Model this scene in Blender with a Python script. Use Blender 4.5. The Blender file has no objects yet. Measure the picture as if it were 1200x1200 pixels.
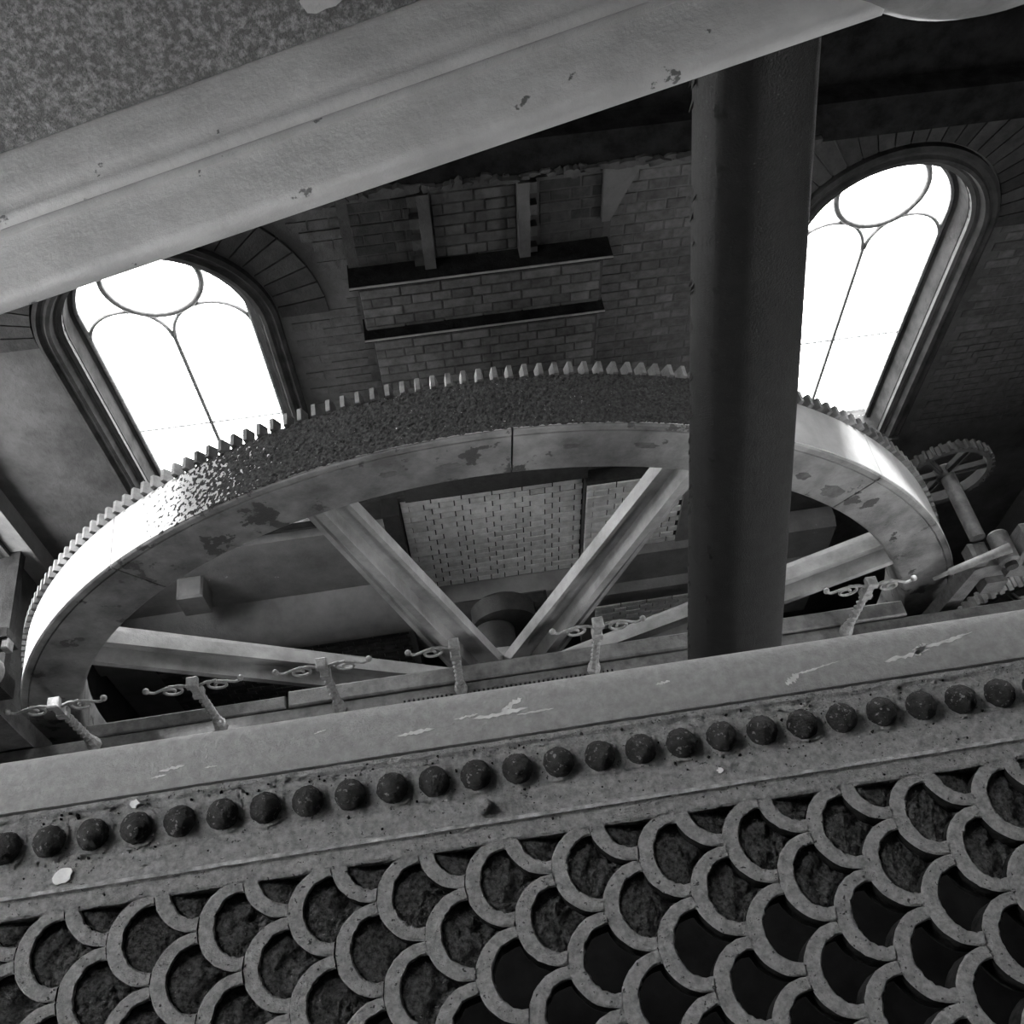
import bpy, math, random
from mathutils import Matrix, Vector, noise
random.seed(7)
D = bpy.data
COL = bpy.context.scene.collection
SC = bpy.context.scene
CZ = 11.3                      # eye height above the wheel-pit bottom; all coordinates below are relative to the eye
PI = math.pi

# ------------------------------------------------------------------ camera
F, PITCH, YAW, ROLL = 1183.13, math.radians(55.6346), math.radians(6.194), math.radians(-2.8597)
cp, sp, cy, sy = math.cos(PITCH), math.sin(PITCH), math.cos(YAW), math.sin(YAW)
FW = Vector((sy * cp, cy * cp, -sp)); R0 = Vector((cy, -sy, 0)); U0 = R0.cross(FW)
cr, sr = math.cos(ROLL), math.sin(ROLL)
RX = cr * R0 + sr * U0
RY = cr * U0 - sr * R0         # image down is -RY... see below
UPV = -(-(RY))                 # up
cam = D.cameras.new('camera'); cam.sensor_width = 36; cam.lens = 36 * F / 1200
cam.clip_start = 0.05; cam.clip_end = 200
co = D.objects.new('camera', cam); COL.objects.link(co)
m3 = Matrix((RX, UPV, -FW)).transposed()
co.matrix_world = Matrix.Translation((0, 0, CZ)) @ m3.to_4x4()
SC.camera = co

# ------------------------------------------------------------------ light: overcast daylight through the windows
W = D.worlds.new('world'); SC.world = W; W.use_nodes = True
W.node_tree.nodes['Background'].inputs[0].default_value = (1, 1, 1, 1)
W.node_tree.nodes['Background'].inputs[1].default_value = 6.0
SC.view_settings.view_transform = 'Standard'; SC.view_settings.look = 'None'
SC.view_settings.gamma = 1; SC.view_settings.use_curve_mapping = False
SC.view_settings.exposure = 1.75
try:
    SC.cycles.max_bounces = 8; SC.cycles.diffuse_bounces = 5; SC.cycles.glossy_bounces = 3
    SC.cycles.transparent_max_bounces = 8; SC.cycles.caustics_reflective = False; SC.cycles.caustics_refractive = False
except Exception:
    pass

sl = D.lights.new('hazy_sun', 'SUN'); sl.energy = 5.0; sl.angle = math.radians(3)
so = D.objects.new('hazy_sun', sl); COL.objects.link(so); so.location = (0, 20, CZ + 6)
so.rotation_euler = Vector((-.15, -1, -1.5)).to_track_quat('-Z', 'Z').to_euler()

def portal(loc, w, h, direction):
    """lets the renderer find the daylight that enters by a window"""
    l = D.lights.new('window_daylight', 'AREA'); l.shape = 'RECTANGLE'; l.size = w; l.size_y = h
    l.cycles.is_portal = True
    o = D.objects.new('window_daylight', l); COL.objects.link(o)
    o.location = (loc[0], loc[1], loc[2] + CZ)
    o.rotation_euler = Vector(direction).to_track_quat('-Z', 'Z').to_euler()

# ------------------------------------------------------------------ materials
def mat(name, dark, light, scale=8, rough=.7, metal=0., bump=.3, bscale=60, chip=None, chipv=.02, chipscale=9, rnd=0., detail=6, lo=.35, hi=.65, spec=.5):
    m = D.materials.new(name); m.use_nodes = True
    nt = m.node_tree; N = nt.nodes; L = nt.links
    b = N['Principled BSDF']
    g = N.new('ShaderNodeNewGeometry')
    n = N.new('ShaderNodeTexNoise'); n.inputs['Scale'].default_value = scale; n.inputs['Detail'].default_value = detail
    n.inputs['Roughness'].default_value = .65
    L.new(g.outputs['Position'], n.inputs['Vector'])
    r = N.new('ShaderNodeValToRGB'); r.color_ramp.elements[0].position = lo; r.color_ramp.elements[1].position = hi
    r.color_ramp.elements[0].color = (dark,) * 3 + (1,); r.color_ramp.elements[1].color = (light,) * 3 + (1,)
    L.new(n.outputs['Fac'], r.inputs['Fac'])
    out = r.outputs['Color']
    if chip is not None:
        c = N.new('ShaderNodeTexNoise'); c.inputs['Scale'].default_value = chipscale; c.inputs['Detail'].default_value = 8
        c.inputs['Roughness'].default_value = .6
        L.new(g.outputs['Position'], c.inputs['Vector'])
        cr_ = N.new('ShaderNodeValToRGB'); cr_.color_ramp.elements[0].position = chip; cr_.color_ramp.elements[1].position = chip + .02
        L.new(c.outputs['Fac'], cr_.inputs['Fac'])
        mx = N.new('ShaderNodeMixRGB'); mx.inputs[2].default_value = (chipv,) * 3 + (1,)
        L.new(cr_.outputs['Color'], mx.inputs[0]); L.new(out, mx.inputs[1]); out = mx.outputs[0]
    if rnd:
        oi = N.new('ShaderNodeObjectInfo'); mr = N.new('ShaderNodeMapRange')
        mr.inputs['To Min'].default_value = 1 - rnd; mr.inputs['To Max'].default_value = 1 + rnd
        L.new(oi.outputs['Random'], mr.inputs['Value'])
        mu = N.new('ShaderNodeMixRGB'); mu.blend_type = 'MULTIPLY'; mu.inputs[0].default_value = 1
        L.new(out, mu.inputs[1]); L.new(mr.outputs['Result'], mu.inputs[2]); out = mu.outputs[0]
    L.new(out, b.inputs['Base Color'])
    b.inputs['Roughness'].default_value = rough; b.inputs['Metallic'].default_value = metal
    b.inputs['Specular IOR Level'].default_value = spec
    if bump:
        n2 = N.new('ShaderNodeTexNoise'); n2.inputs['Scale'].default_value = bscale; n2.inputs['Detail'].default_value = 8
        n2.inputs['Roughness'].default_value = .7
        L.new(g.outputs['Position'], n2.inputs['Vector'])
        bp = N.new('ShaderNodeBump'); bp.inputs['Strength'].default_value = bump; bp.inputs['Distance'].default_value = .02
        L.new(n2.outputs['Fac'], bp.inputs['Height']); L.new(bp.outputs[0], b.inputs['Normal'])
    return m

M = dict(
    beam=mat('weathered_beam_paint', .42, .56, 5, .5, 0, .25, 45, chip=.665, chipv=.12, chipscale=14),
    beamweb=mat('crazed_beam_paint', .10, .42, 75, .6, 0, .6, 90, detail=12, lo=.45, hi=.75),
    rod=mat('black_rod_paint', .004, .011, 14, .6, 0, 1., 150, chip=.66, chipv=.06, chipscale=120, spec=.2),
    wheel=mat('chipped_wheel_paint', .085, .23, 4.5, .55, 0, .25, 50, chip=.60, chipv=.05, chipscale=5.5, detail=10),
    tread=mat('worn_wheel_tread', .38, .5, 5, .42, .3, .15, 60),
    crust=mat('rust_flakes', .022, .085, 60, .85, 0, .8, 120, chip=.68, chipv=.6, chipscale=70, spec=.15),
    spoke=mat('spoke_paint', .18, .36, 3.5, .5, 0, .2, 40),
    rust=mat('dark_rust', .010, .05, 60, .6, 0, 1., 240, chip=.60, chipv=.26, chipscale=130),
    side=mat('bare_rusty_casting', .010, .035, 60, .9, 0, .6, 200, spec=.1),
    ridge=mat('ridge_highlight_paint', .30, .75, 60, .8, 0, .8, 200, detail=10),
    grate=mat('dusty_cast_iron', .30, .60, 110, .85, 0, 1., 300, chip=.63, chipv=.08, chipscale=150, detail=10),
    girder=mat('girder_paint', .24, .34, 60, .6, 0, .4, 200, detail=10),
    bare=mat('pale_bare_primer', .5, .7, 40, .7, 0, .2, 80),
    chalk=mat('white_splash', .75, .85, 60, .8, 0, .3, 90),
    dirt=mat('packed_dirt', .04, .30, 150, .9, 0, 1., 300, chip=.66, chipv=.5, chipscale=190, detail=10),
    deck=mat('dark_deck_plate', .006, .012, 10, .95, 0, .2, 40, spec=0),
    mortar=mat('mortar', .03, .05, 12, .9, 0, .3, 60, spec=.2),
    brick=mat('sooty_brick', .045, .085, 12, .85, 0, .4, 60, rnd=.25, spec=.2),
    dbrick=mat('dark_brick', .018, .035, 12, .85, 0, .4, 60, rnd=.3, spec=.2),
    wbrick=mat('limewashed_brick', .5, .72, 14, .85, 0, .4, 60, rnd=.12),
    plaster=mat('stained_plaster', .12, .20, 3, .85, 0, .3, 30, chip=.70, chipv=.4, chipscale=6),
    stone=mat('stone_ledge', .025, .05, 10, .9, 0, .4, 50, spec=.1),
    edge=mat('pale_ledge_edge', .12, .2, 10, .8, 0, .3, 50),
    soot_shade=mat('sooty_timber_shade', .004, .014, 9, .95, 0, .8, 30, spec=.05),
    mould=mat('window_moulding', .02, .045, 6, 1., 0, .2, 40, spec=.05),
    wframe=mat('iron_glazing_bar', .10, .2, 30, .6, 0, .2, 60),
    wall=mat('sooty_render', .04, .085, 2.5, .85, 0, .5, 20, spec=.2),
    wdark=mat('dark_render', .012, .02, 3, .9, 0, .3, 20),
    mach=mat('grimy_machine_iron', .05, .13, 12, .5, 0, .3, 60),
    dmach=mat('black_machine_iron', .012, .03, 12, .6, 0, .3, 60, spec=.25),
    scroll=mat('grey_rail_paint', .15, .29, 30, .5, 0, .3, 90),
    floor=mat('engine_floor', .08, .14, 4, .8, 0, .3, 30),
)
def glass():
    m = D.materials.new('window_glass'); m.use_nodes = True; nt = m.node_tree; N = nt.nodes
    N.remove(N['Principled BSDF']); t = N.new('ShaderNodeBsdfTransparent'); g = N.new('ShaderNodeBsdfGlossy')
    g.inputs['Roughness'].default_value = .05; t.inputs[0].default_value = (.94, .94, .94, 1)
    x = N.new('ShaderNodeMixShader'); x.inputs[0].default_value = .06
    nt.links.new(t.outputs[0], x.inputs[1]); nt.links.new(g.outputs[0], x.inputs[2])
    nt.links.new(x.outputs[0], N['Material Output'].inputs[0]); return m
M['glass'] = glass()

# ------------------------------------------------------------------ mesh helpers
class MB:
    def __init__(s): s.v = []; s.f = []
    def add(s, vs, fs):
        n = len(s.v); s.v += [tuple(v) for v in vs]; s.f += [tuple(i + n for i in f) for f in fs]; return s
    def box(s, a, b, bev=0):
        x0, y0, z0 = a; x1, y1, z1 = b
        if bev:
            # chamfered top
            vs = [(x0,y0,z0),(x1,y0,z0),(x1,y1,z0),(x0,y1,z0),(x0,y0,z1-bev),(x1,y0,z1-bev),(x1,y1,z1-bev),(x0,y1,z1-bev),
                  (x0+bev,y0+bev,z1),(x1-bev,y0+bev,z1),(x1-bev,y1-bev,z1),(x0+bev,y1-bev,z1)]
            fs = [(3,2,1,0),(0,1,5,4),(1,2,6,5),(2,3,7,6),(3,0,4,7),(4,5,9,8),(5,6,10,9),(6,7,11,10),(7,4,8,11),(8,9,10,11)]
            return s.add(vs, fs)
        return s.add([(x0,y0,z0),(x1,y0,z0),(x1,y1,z0),(x0,y1,z0),(x0,y0,z1),(x1,y0,z1),(x1,y1,z1),(x0,y1,z1)],
                     [(3,2,1,0),(0,1,5,4),(1,2,6,5),(2,3,7,6),(3,0,4,7),(4,5,6,7)])
    def bar(s, p, q, w, h, up=(0, 0, 1)):
        p, q = Vector(p), Vector(q); d = (q - p).normalized(); u = Vector(up); r = d.cross(u).normalized(); u = r.cross(d)
        vs = []
        for c in (p, q):
            for a, b in ((-1,-1),(1,-1),(1,1),(-1,1)): vs.append(c + r*a*w/2 + u*b*h/2)
        return s.add(vs, [(3,2,1,0),(4,5,6,7),(0,1,5,4),(1,2,6,5),(2,3,7,6),(3,0,4,7)])
    def tube(s, pts, rad, n=10, cap=True, closed=False):
        pts = [Vector(p) for p in pts]; k = len(pts)
        rs = rad if isinstance(rad, (list, tuple)) else [rad] * k
        base = len(s.v); prev = None
        for i, p in enumerate(pts):
            a = pts[(i-1) % k] if (i > 0 or closed) else p
            b = pts[(i+1) % k] if (i < k-1 or closed) else p
            d = (b - a).normalized()
            if prev is None:
                r = d.orthogonal().normalized()
            else:
                r = (prev - d * prev.dot(d)).normalized()
            prev = r; u = d.cross(r)
            for j in range(n):
                t = 2*PI*j/n; s.v.append(tuple(p + (r*math.cos(t) + u*math.sin(t))*rs[i]))
        for i in range(k if closed else k-1):
            for j in range(n):
                a = base + i*n + j; b = base + i*n + (j+1) % n; i2 = (i+1) % k
                c = base + i2*n + (j+1) % n; d = base + i2*n + j
                s.f.append((a, b, c, d))
        if cap and not closed:
            s.f.append(tuple(base + j for j in reversed(range(n)))); s.f.append(tuple(base + (k-1)*n + j for j in range(n)))
        return s
    def lathe(s, prof, o, axis, n=32):
        """prof: (radius, distance along axis)"""
        o = Vector(o); ax = Vector(axis).normalized(); r = ax.orthogonal().normalized(); u = ax.cross(r); base = len(s.v)
        for rr, h in prof:
            for j in range(n):
                t = 2*PI*j/n; s.v.append(tuple(o + ax*h + (r*math.cos(t) + u*math.sin(t))*rr))
        for i in range(len(prof)-1):
            for j in range(n):
                s.f.append((base+i*n+j, base+i*n+(j+1) % n, base+(i+1)*n+(j+1) % n, base+(i+1)*n+j))
        s.f.append(tuple(base + j for j in reversed(range(n)))); s.f.append(tuple(base + (len(prof)-1)*n + j for j in range(n)))
        return s
    def prism(s, poly, lo, hi, f):
        """poly of (a,b); f(a,b,t) -> point"""
        n = len(poly); vs = [f(a, b, lo) for a, b in poly] + [f(a, b, hi) for a, b in poly]
        return s.add(vs, [tuple(reversed(range(n))), tuple(range(n, 2*n))] + [(i, (i+1) % n, n+(i+1) % n, n+i) for i in range(n)])
    def extrude(s, prof, f0, f1):
        """closed profile between two end mappings"""
        n = len(prof)
        return s.add([f0(*p) for p in prof] + [f1(*p) for p in prof],
                     [tuple(reversed(range(n))), tuple(range(n, 2*n))] + [(i, (i+1) % n, n+(i+1) % n, n+i) for i in range(n)])
    def mesh(s, name, m, org=(0, 0, 0), smooth=None):
        me = D.meshes.new(name)
        ox, oy, oz = org
        me.from_pydata([(x-ox, y-oy, z-oz) for x, y, z in s.v], [], s.f); me.update()
        bm = bmesh.new(); bm.from_mesh(me); bmesh.ops.recalc_face_normals(bm, faces=bm.faces); bm.to_mesh(me); bm.free()
        if smooth:
            me.polygons.foreach_set('use_smooth', [True]*len(me.polygons)); me.set_sharp_from_angle(angle=math.radians(smooth))
        me.materials.append(M[m]); return me
    def build(s, name, m, parent=None, smooth=None, origin=None):
        org = origin or (ORG[parent.name] if parent is not None else (0, 0, 0))
        o = D.objects.new(name, s.mesh(name, m, org, smooth)); COL.objects.link(o)
        if parent is not None:
            o.parent = parent
            po = ORG[parent.name]
            o.location = (org[0]-po[0], org[1]-po[1], org[2]-po[2])
        else:
            o.location = (org[0], org[1], org[2] + CZ)
        ORG[o.name] = org
        return o
import bmesh
ORG = {}
def thing(name, loc, label=None, cat=None, group=None, kind=None):
    o = D.objects.new(name, None); COL.objects.link(o); o.location = (loc[0], loc[1], loc[2] + CZ); o.empty_display_size = .1
    ORG[o.name] = tuple(loc)
    return tag(o, label, cat, group, kind)
def tag(o, label=None, cat=None, group=None, kind=None):
    if label: o['label'] = label
    if cat: o['category'] = cat
    if group: o['group'] = group
    if kind: o['kind'] = kind
    return o
def inst(name, me, parent, loc, rot=(0, 0, 0), scale=(1, 1, 1)):
    o = D.objects.new(name, me); COL.objects.link(o)
    if parent is not None:
        po = ORG[parent.name]; o.parent = parent; o.location = (loc[0]-po[0], loc[1]-po[1], loc[2]-po[2])
    else:
        o.location = (loc[0], loc[1], loc[2] + CZ)
    o.rotation_euler = rot; o.scale = scale; ORG[o.name] = tuple(loc)
    return o
def blob(cx, cy, rx, ry, n=18, jag=.35, rot=0):
    out = []
    for i in range(n):
        t = 2*PI*i/n; k = 1 + random.uniform(-jag, jag)
        x, y = rx*k*math.cos(t), ry*k*math.sin(t)
        out.append((cx + x*math.cos(rot) - y*math.sin(rot), cy + x*math.sin(rot) + y*math.cos(rot)))
    return out

# ------------------------------------------------------------------ setting: walls with arched windows
WS = -4.72                     # springing of the window arches
def arch(r, zb, zs=WS, n=28, cx=0.):
    """open arched path from bottom right over the top to bottom left, in (x, z)"""
    pts = [(cx + r, zb)] + [(cx + r*math.cos(PI*i/n), zs + r*math.sin(PI*i/n)) for i in range(n+1)] + [(cx - r, zb)]
    return pts
def wall_with_holes(name, m, u0, u1, z0, z1, holes, f, thick):
    """holes: list of (centre u, radius, bottom z, springing z); f(u, d, z) -> point, d is the depth outward"""
    mb = MB(); us = sorted([u0, u1] + [c + s*r for c, r, b, z in holes for s in (-1, 1)])
    col = {}
    for c, r, b, z in holes: col.setdefault((round(c-r, 4), round(c+r, 4)), []).append((c, r, b, z))
    us = sorted(set(round(u, 4) for u in us))
    def quad(a, b): # panel between (u,z) corners
        mb.prism([(a[0], a[1]), (b[0], a[1]), (b[0], b[1]), (a[0], b[1])], 0, thick, lambda u, zz, d: f(u, d, zz))
    for a, b in zip(us, us[1:]):
        hs = sorted(col.get((a, b), []), key=lambda h: h[2])
        if not hs: quad((a, z0), (b, z1)); continue
        lo = z0
        for k, (c, r, bz, sz) in enumerate(hs):
            if bz > lo: quad((a, lo), (b, bz))
            top = hs[k+1][2] if k+1 < len(hs) else z1
            n = 24
            for i in range(n):
                t0, t1 = PI - PI*i/n, PI - PI*(i+1)/n
                p, q = (c + r*math.cos(t0), sz + r*math.sin(t0)), (c + r*math.cos(t1), sz + r*math.sin(t1))
                mid = sz + r + .05
                mb.prism([p, q, (q[0], mid), (p[0], mid)], 0, thick, lambda u, zz, d: f(u, d, zz))
            lo = sz + r + .05
        quad((a, lo), (b, z1))
    o = mb.build(name, m); o['kind'] = 'structure'
    return o

CL, CRT = -1.70, 3.18          # window centres on the back wall
WB = -6.95                     # their sills
YB, YF, XL, XR = 5.0, -4.5, -3.5, 5.6
ZT, ZB = 10.2, -11.3
HR = .60
wall_back = wall_with_holes('wall_back', 'wall', XL-.5, XR+.5, ZB, ZT, [(CL, HR, WB, WS), (CRT, HR, WB, WS), (CL, HR, -3.2, .5), (CRT, HR, -2.75, .5)], lambda u, d, z: (u, YB+.012+d, z), .25)
LW = 4.2
wall_left = wall_with_holes('wall_left', 'wall', YF, YB+.1, ZB, ZT, [(LW, HR, -6.70, -4.2), (2.55, 1.04, .0, 4.0), (.55, .9, -2.7, -.8)], lambda u, d, z: (XL-d, u, z), .5)
wall_front = wall_with_holes('wall_front', 'wall', XL-.5, XR+.5, ZB, ZT, [(3.4, .9, -6.2, -4.0)], lambda u, d, z: (u, YF-d, z), .5)
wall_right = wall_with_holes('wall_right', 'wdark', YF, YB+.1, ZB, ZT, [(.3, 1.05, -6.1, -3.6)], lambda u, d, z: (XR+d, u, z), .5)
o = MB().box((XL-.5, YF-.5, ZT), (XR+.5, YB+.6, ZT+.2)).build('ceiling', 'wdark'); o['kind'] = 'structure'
o = MB().box((XL-.5, YF-.5, ZB-.2), (XR+.5, YB+.6, ZB)).build('floor', 'deck'); o['kind'] = 'structure'

def make_window(name, f, rad, zb, zs, detail=True, pd=None):
    """f(u, d, z): u from the window's centre, d outward from the wall face"""
    org = f(0, 0, zb)
    w = thing(name, org, kind='structure')
    k = rad/.6
    # moulded surround swept round the arch
    prof = [(.77*k, .03), (.77*k, -.035), (.745*k, -.05), (.72*k, -.03), (.705*k, -.03), (.69*k, -.055), (.665*k, -.05), (.65*k, -.005), (.635*k, .0), (.62*k, .035), (.595*k, .05), (.585*k, .19), (.56*k, .20), (.56*k, .25), (.6*k, .25), (.6*k, .03)]
    mb = MB(); paths = [arch(r, zb, zs) for r, d in prof]; n = len(paths[0]); P = len(prof)
    vs = [f(paths[i][j][0], prof[i][1], paths[i][j][1]) for j in range(n) for i in range(P)]
    fs = [(j*P+i, j*P+(i+1) % P, (j+1)*P+(i+1) % P, (j+1)*P+i) for j in range(n-1) for i in range(P)]
    fs += [tuple(range(P)), tuple((n-1)*P+i for i in reversed(range(P)))]
    mb.add(vs, fs); mb.build('moulded_surround', 'mould', w, smooth=35)
    # iron tracery: outer frame, two round-headed lights, roundel, mullion
    g = .56*k; fr = MB()
    def tb(pts, r=.018): fr.tube([f(u, .215, z) for u, z in pts], r*k, 6)
    tb(arch(g-.012, zb+.02, zs))
    ls = zs - .25*k; lr = .27*k
    for s in (-1, 1):
        c = s*g/2
        tb([(c+lr*math.cos(PI*i/20), ls+lr*math.sin(PI*i/20)) for i in range(21)], .014)
    fr.build('tracery', 'wframe', w, smooth=60)
    MB().tube([f(.315*k*math.cos(2*PI*i/40), .21, zs+.262*k+.30*k*math.sin(2*PI*i/40)) for i in range(40)], .022*k, 8, closed=True).build('roundel_ring', 'wframe', w, smooth=60)
    MB().tube([f(0, .215, zb), f(0, .215, ls)], .016*k, 6).build('mullion', 'wframe', w, smooth=60)
    z = ls - .93*k; bars = []
    while z > zb + .2:
        MB().tube([f(-g, .215, z), f(g, .215, z)], .008*k, 6).build('glazing_bar', 'wframe', w); bars.append(z); z -= .95*k
    # panes between the bars
    zz = [zb] + sorted(bars) + [ls]
    for a, b in zip(zz, zz[1:]):
        for s in (-1, 1):
            x0, x1 = (0, g) if s > 0 else (-g, 0)
            MB().prism([(x0+.004, a+.003), (x1-.004, a+.003), (x1-.004, b-.003), (x0+.004, b-.003)], .222, .226, lambda u, q, d: f(u, d, q)).build('pane', 'glass', w)
    for s in (-1, 1):
        c = s*g/2
        MB().prism([(c+.262*k*math.cos(PI*i/16), ls+.262*k*math.sin(PI*i/16)) for i in range(17)], .222, .226, lambda u, q, d: f(u, d, q)).build('pane', 'glass', w)
    MB().prism([((g-.01)*math.cos(PI*i/24), zs+(g-.01)*math.sin(PI*i/24)) for i in range(25)] + [(-g+.01, ls), (g-.01, ls)], .229, .232, lambda u, q, d: f(u, d, q)).build('pane', 'glass', w)
    MB().prism([(-rad*1.25, -.08), (rad*1.25, -.08), (rad*1.25, .3), (-rad*1.25, .3)], zb-.09, zb, lambda u, d, q: f(u, d, q)).build('window_sill', 'stone', w)
    if pd is not None:
        c = f(0, .40, (zb+zs+rad)/2); portal(c, 2*rad, zs+rad-zb, pd)
    return w
make_window('window_1', lambda u, d, z: (CL+u, YB+d, z), HR, WB, WS, pd=(0, -1, 0))
make_window('window_2', lambda u, d, z: (CRT+u, YB+d, z), HR, WB, WS, pd=(0, -1, 0))
make_window('unseen_window_8', lambda u, d, z: (XR+d, .3-u, z), 1.05, -6.1, -3.6, pd=(-1, 0, 0))  # unseen window, added to light the rod and rim from the right
make_window('unseen_window_9', lambda u, d, z: (CL+u, YB+d, z), HR, -3.2, .5, pd=(0, -1, 0))  # unseen upper window, added so daylight and sun reach the left tread
make_window('unseen_window_6', lambda u, d, z: (CRT+u, YB+d, z), HR, -2.75, .5, pd=(0, -1, 0))  # unseen upper window, added so sun reaches the right tread
make_window('window_3', lambda u, d, z: (XL-d, LW+u, z), HR, -6.70, -4.2, pd=(1, 0, 0))
make_window('unseen_window_4', lambda u, d, z: (XL-d, 2.55+u, z), 1.04, .0, 4.0, pd=(1, 0, 0))  # unseen window, enlarged for light on the grating from the left
make_window('unseen_window_5', lambda u, d, z: (XL-d, .55+u, z), .9, -2.7, -.8, pd=(1, 0, 0))  # unseen low window, placed to light the beam's left end
make_window('unseen_window_7', lambda u, d, z: (3.4+u, YF-d, z), .9, -6.2, -4.0, pd=(0, 1, 0))  # unseen front window, kept for the light it throws on the wheel

# ---- brickwork ------------------------------------------------------------
BL, BH = .262, .0815
def brick_mesh(l, h, dep, m, key):
    """one brick, face towards -y, chamfered arrises"""
    b = .004; mb = MB()
    vs = [(0, dep, 0), (l, dep, 0), (l, dep, h), (0, dep, h), (0, b, 0), (l, b, 0), (l, b, h), (0, b, h), (b, 0, b), (l-b, 0, b), (l-b, 0, h-b), (b, 0, h-b)]
    mb.add(vs, [(0, 1, 5, 4), (1, 2, 6, 5), (2, 3, 7, 6), (3, 0, 4, 7), (4, 5, 9, 8), (5, 6, 10, 9), (6, 7, 11, 10), (7, 4, 8, 11), (8, 9, 10, 11)])
    return mb.mesh(key, m)
BM = {}
def lay(x0, x1, z0, z1, y, m, skip=None, bond='english', dep=.02):
    """list of (x, z, length, y): courses of bricks filling the rectangle, brick fronts at y"""
    out = []; z = z1; c = 0
    while z - BH > z0 - .04:
        z -= BH; c += 1
        if bond == 'english' and c % 2 == 0: L_ = BL/2; x = x0 - BL/4
        elif bond == 'stretch': L_ = BL; x = x0 - (BL/2 if c % 2 else 0)
        else: L_ = BL; x = x0
        while x < x1:
            a, b = max(x, x0), min(x + L_, x1)
            x += L_
            if b - a < .04: continue
            if skip and skip((a+b)/2, z+BH/2, (b-a)/2): continue
            out.append((a, z, b-a, y + random.uniform(-.003, .004), dep, m))
    return out
def place_bricks(bricks, parent, limit=300, prio=None):
    if prio: bricks = sorted(bricks, key=prio)
    for a, z, l, y, dep, m in bricks[:limit]:
        k = (round(l, 2), m, dep)
        if k not in BM: BM[k] = brick_mesh(k[0]-.009, BH-.009, dep, m, 'brick')
        inst('brick', BM[k], parent, (a+.0045, y, z+.0045))
    if len(bricks) > limit:
        mb = MB()
        for a, z, l, y, dep, m in bricks[limit:]:
            mb.box((a+.0045, y, z+.0045), (a+l-.0045, y+dep, z+BH-.0045))
        o = mb.build('far_brickwork', bricks[limit][5], parent); o['kind'] = 'stuff'
def near_window(x, z, h, pad=.80):
    for c in (CL, CRT):
        dx = max(abs(x-c)-h, 0)
        if z < WS and dx < pad: return True
        if z >= WS and math.hypot(dx, z-WS) < 1.12: return True
    return False
def in_breast(x, z, h): return -.40 < x < 1.24 and z > -7.0
def sk(x, z, h): return near_window(x, z, h) or in_breast(x, z, h)
bw = lay(-1.2, XR, -7.0, -3.9, YB+.006, 'brick', sk)
def vis(b):
    x = b[0]; return 0 if (1.2 < x < 2.4 and b[1] > -6.2) else (1 if x > 3.9 and b[1] > -6.6 and x < 5.2 else (2 if x < -2.4 else 3))
place_bricks(bw, wall_back, 300, vis)
# rubbed-brick arches over the back windows
for c in (CL, CRT):
    r0, r1, n = .785, 1.10, 25
    for i in range(n):
        a0, a1 = PI*i/n + .006, PI*(i+1)/n - .006
        pl = [(c+r0*math.cos(a0), WS+r0*math.sin(a0)), (c+r1*math.cos(a0), WS+r1*math.sin(a0)), (c+r1*math.cos(a1), WS+r1*math.sin(a1)), (c+r0*math.cos(a1), WS+r0*math.sin(a1))]
        MB().prism(pl, YB-.012, YB+.02, lambda u, z, d: (u, d, z)).build('voussoir', 'dbrick', wall_back)

# ---- stepped brick breast between the windows -----------------------------
br = thing('trim_1', (.42, YB, -7.0), kind='structure')
def bs(x, z, y): return (x*y/5, z*y/5)
def bbox(n_, m_, x0, x1, z0, z1, y, yb=YB+.01):
    a, b = bs(x0, z0, y), bs(x1, z1, y); MB().box((a[0], y, a[1]), (b[0], yb, b[1])).build(n_, m_, br)
def blay(x0, x1, z0, z1, y, m_):
    a, b = bs(x0, z0, y), bs(x1, z1, y); return lay(a[0]+.004, b[0]-.004, a[1], b[1], y-.008, m_)
bbox('core', 'mortar', -.36, 1.21, -7.0, -5.06, 4.875); bbox('core', 'mortar', -.39, 1.23, -5.06, -4.57, 4.905)
bb = blay(-.36, 1.21, -5.63, -5.06, 4.875, 'brick') + blay(-.39, 1.23, -5.03, -4.575, 4.905, 'brick')
for z, y, x0, x1 in ((-4.555, 4.79, -.446, 1.298), (-5.04, 4.80, -.415, 1.265)):
    bbox('ledge', 'soot_shade', x0, x1, z-.02, z, y); bbox('ledge_lip', 'edge', x0, x1, z-.012, z+.003, y-.006, y)
# top tier: bright middle panel, dark side niches, two toothed piers
MB().box((-.42, YB-.02, -4.555), (1.26, YB+.02, -3.85)).build('core', 'mortar', br)
bb += lay(.14, .66, -4.55, -3.87, YB-.03, 'brick')
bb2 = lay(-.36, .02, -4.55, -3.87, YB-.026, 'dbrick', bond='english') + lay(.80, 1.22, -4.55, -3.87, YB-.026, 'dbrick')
for x0, x1, sgn in ((.06, .13, -1), (.66, .73, 1)):
    MB().box((x0, 4.88, -4.40), (x1, YB, -3.8)).build('pier', 'wall', br)
    z = -4.40
    while z < -3.85:
        xa, xb = (x0-.06, x0) if sgn < 0 else (x1, x1+.05)
        MB().box((xa, 4.92, z), (xb, YB, z+BH*.95)).build('toothing_brick', 'wall', br); z += 2*BH
place_bricks(bb + bb2, br)
MB().prism([(1.19, -4.2), (1.24, -4.2), (1.42, -3.8), (1.19, -3.8)], 4.93, YB, lambda u, z, d: (u, d, z)).build('corbel', 'wall', br)

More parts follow.
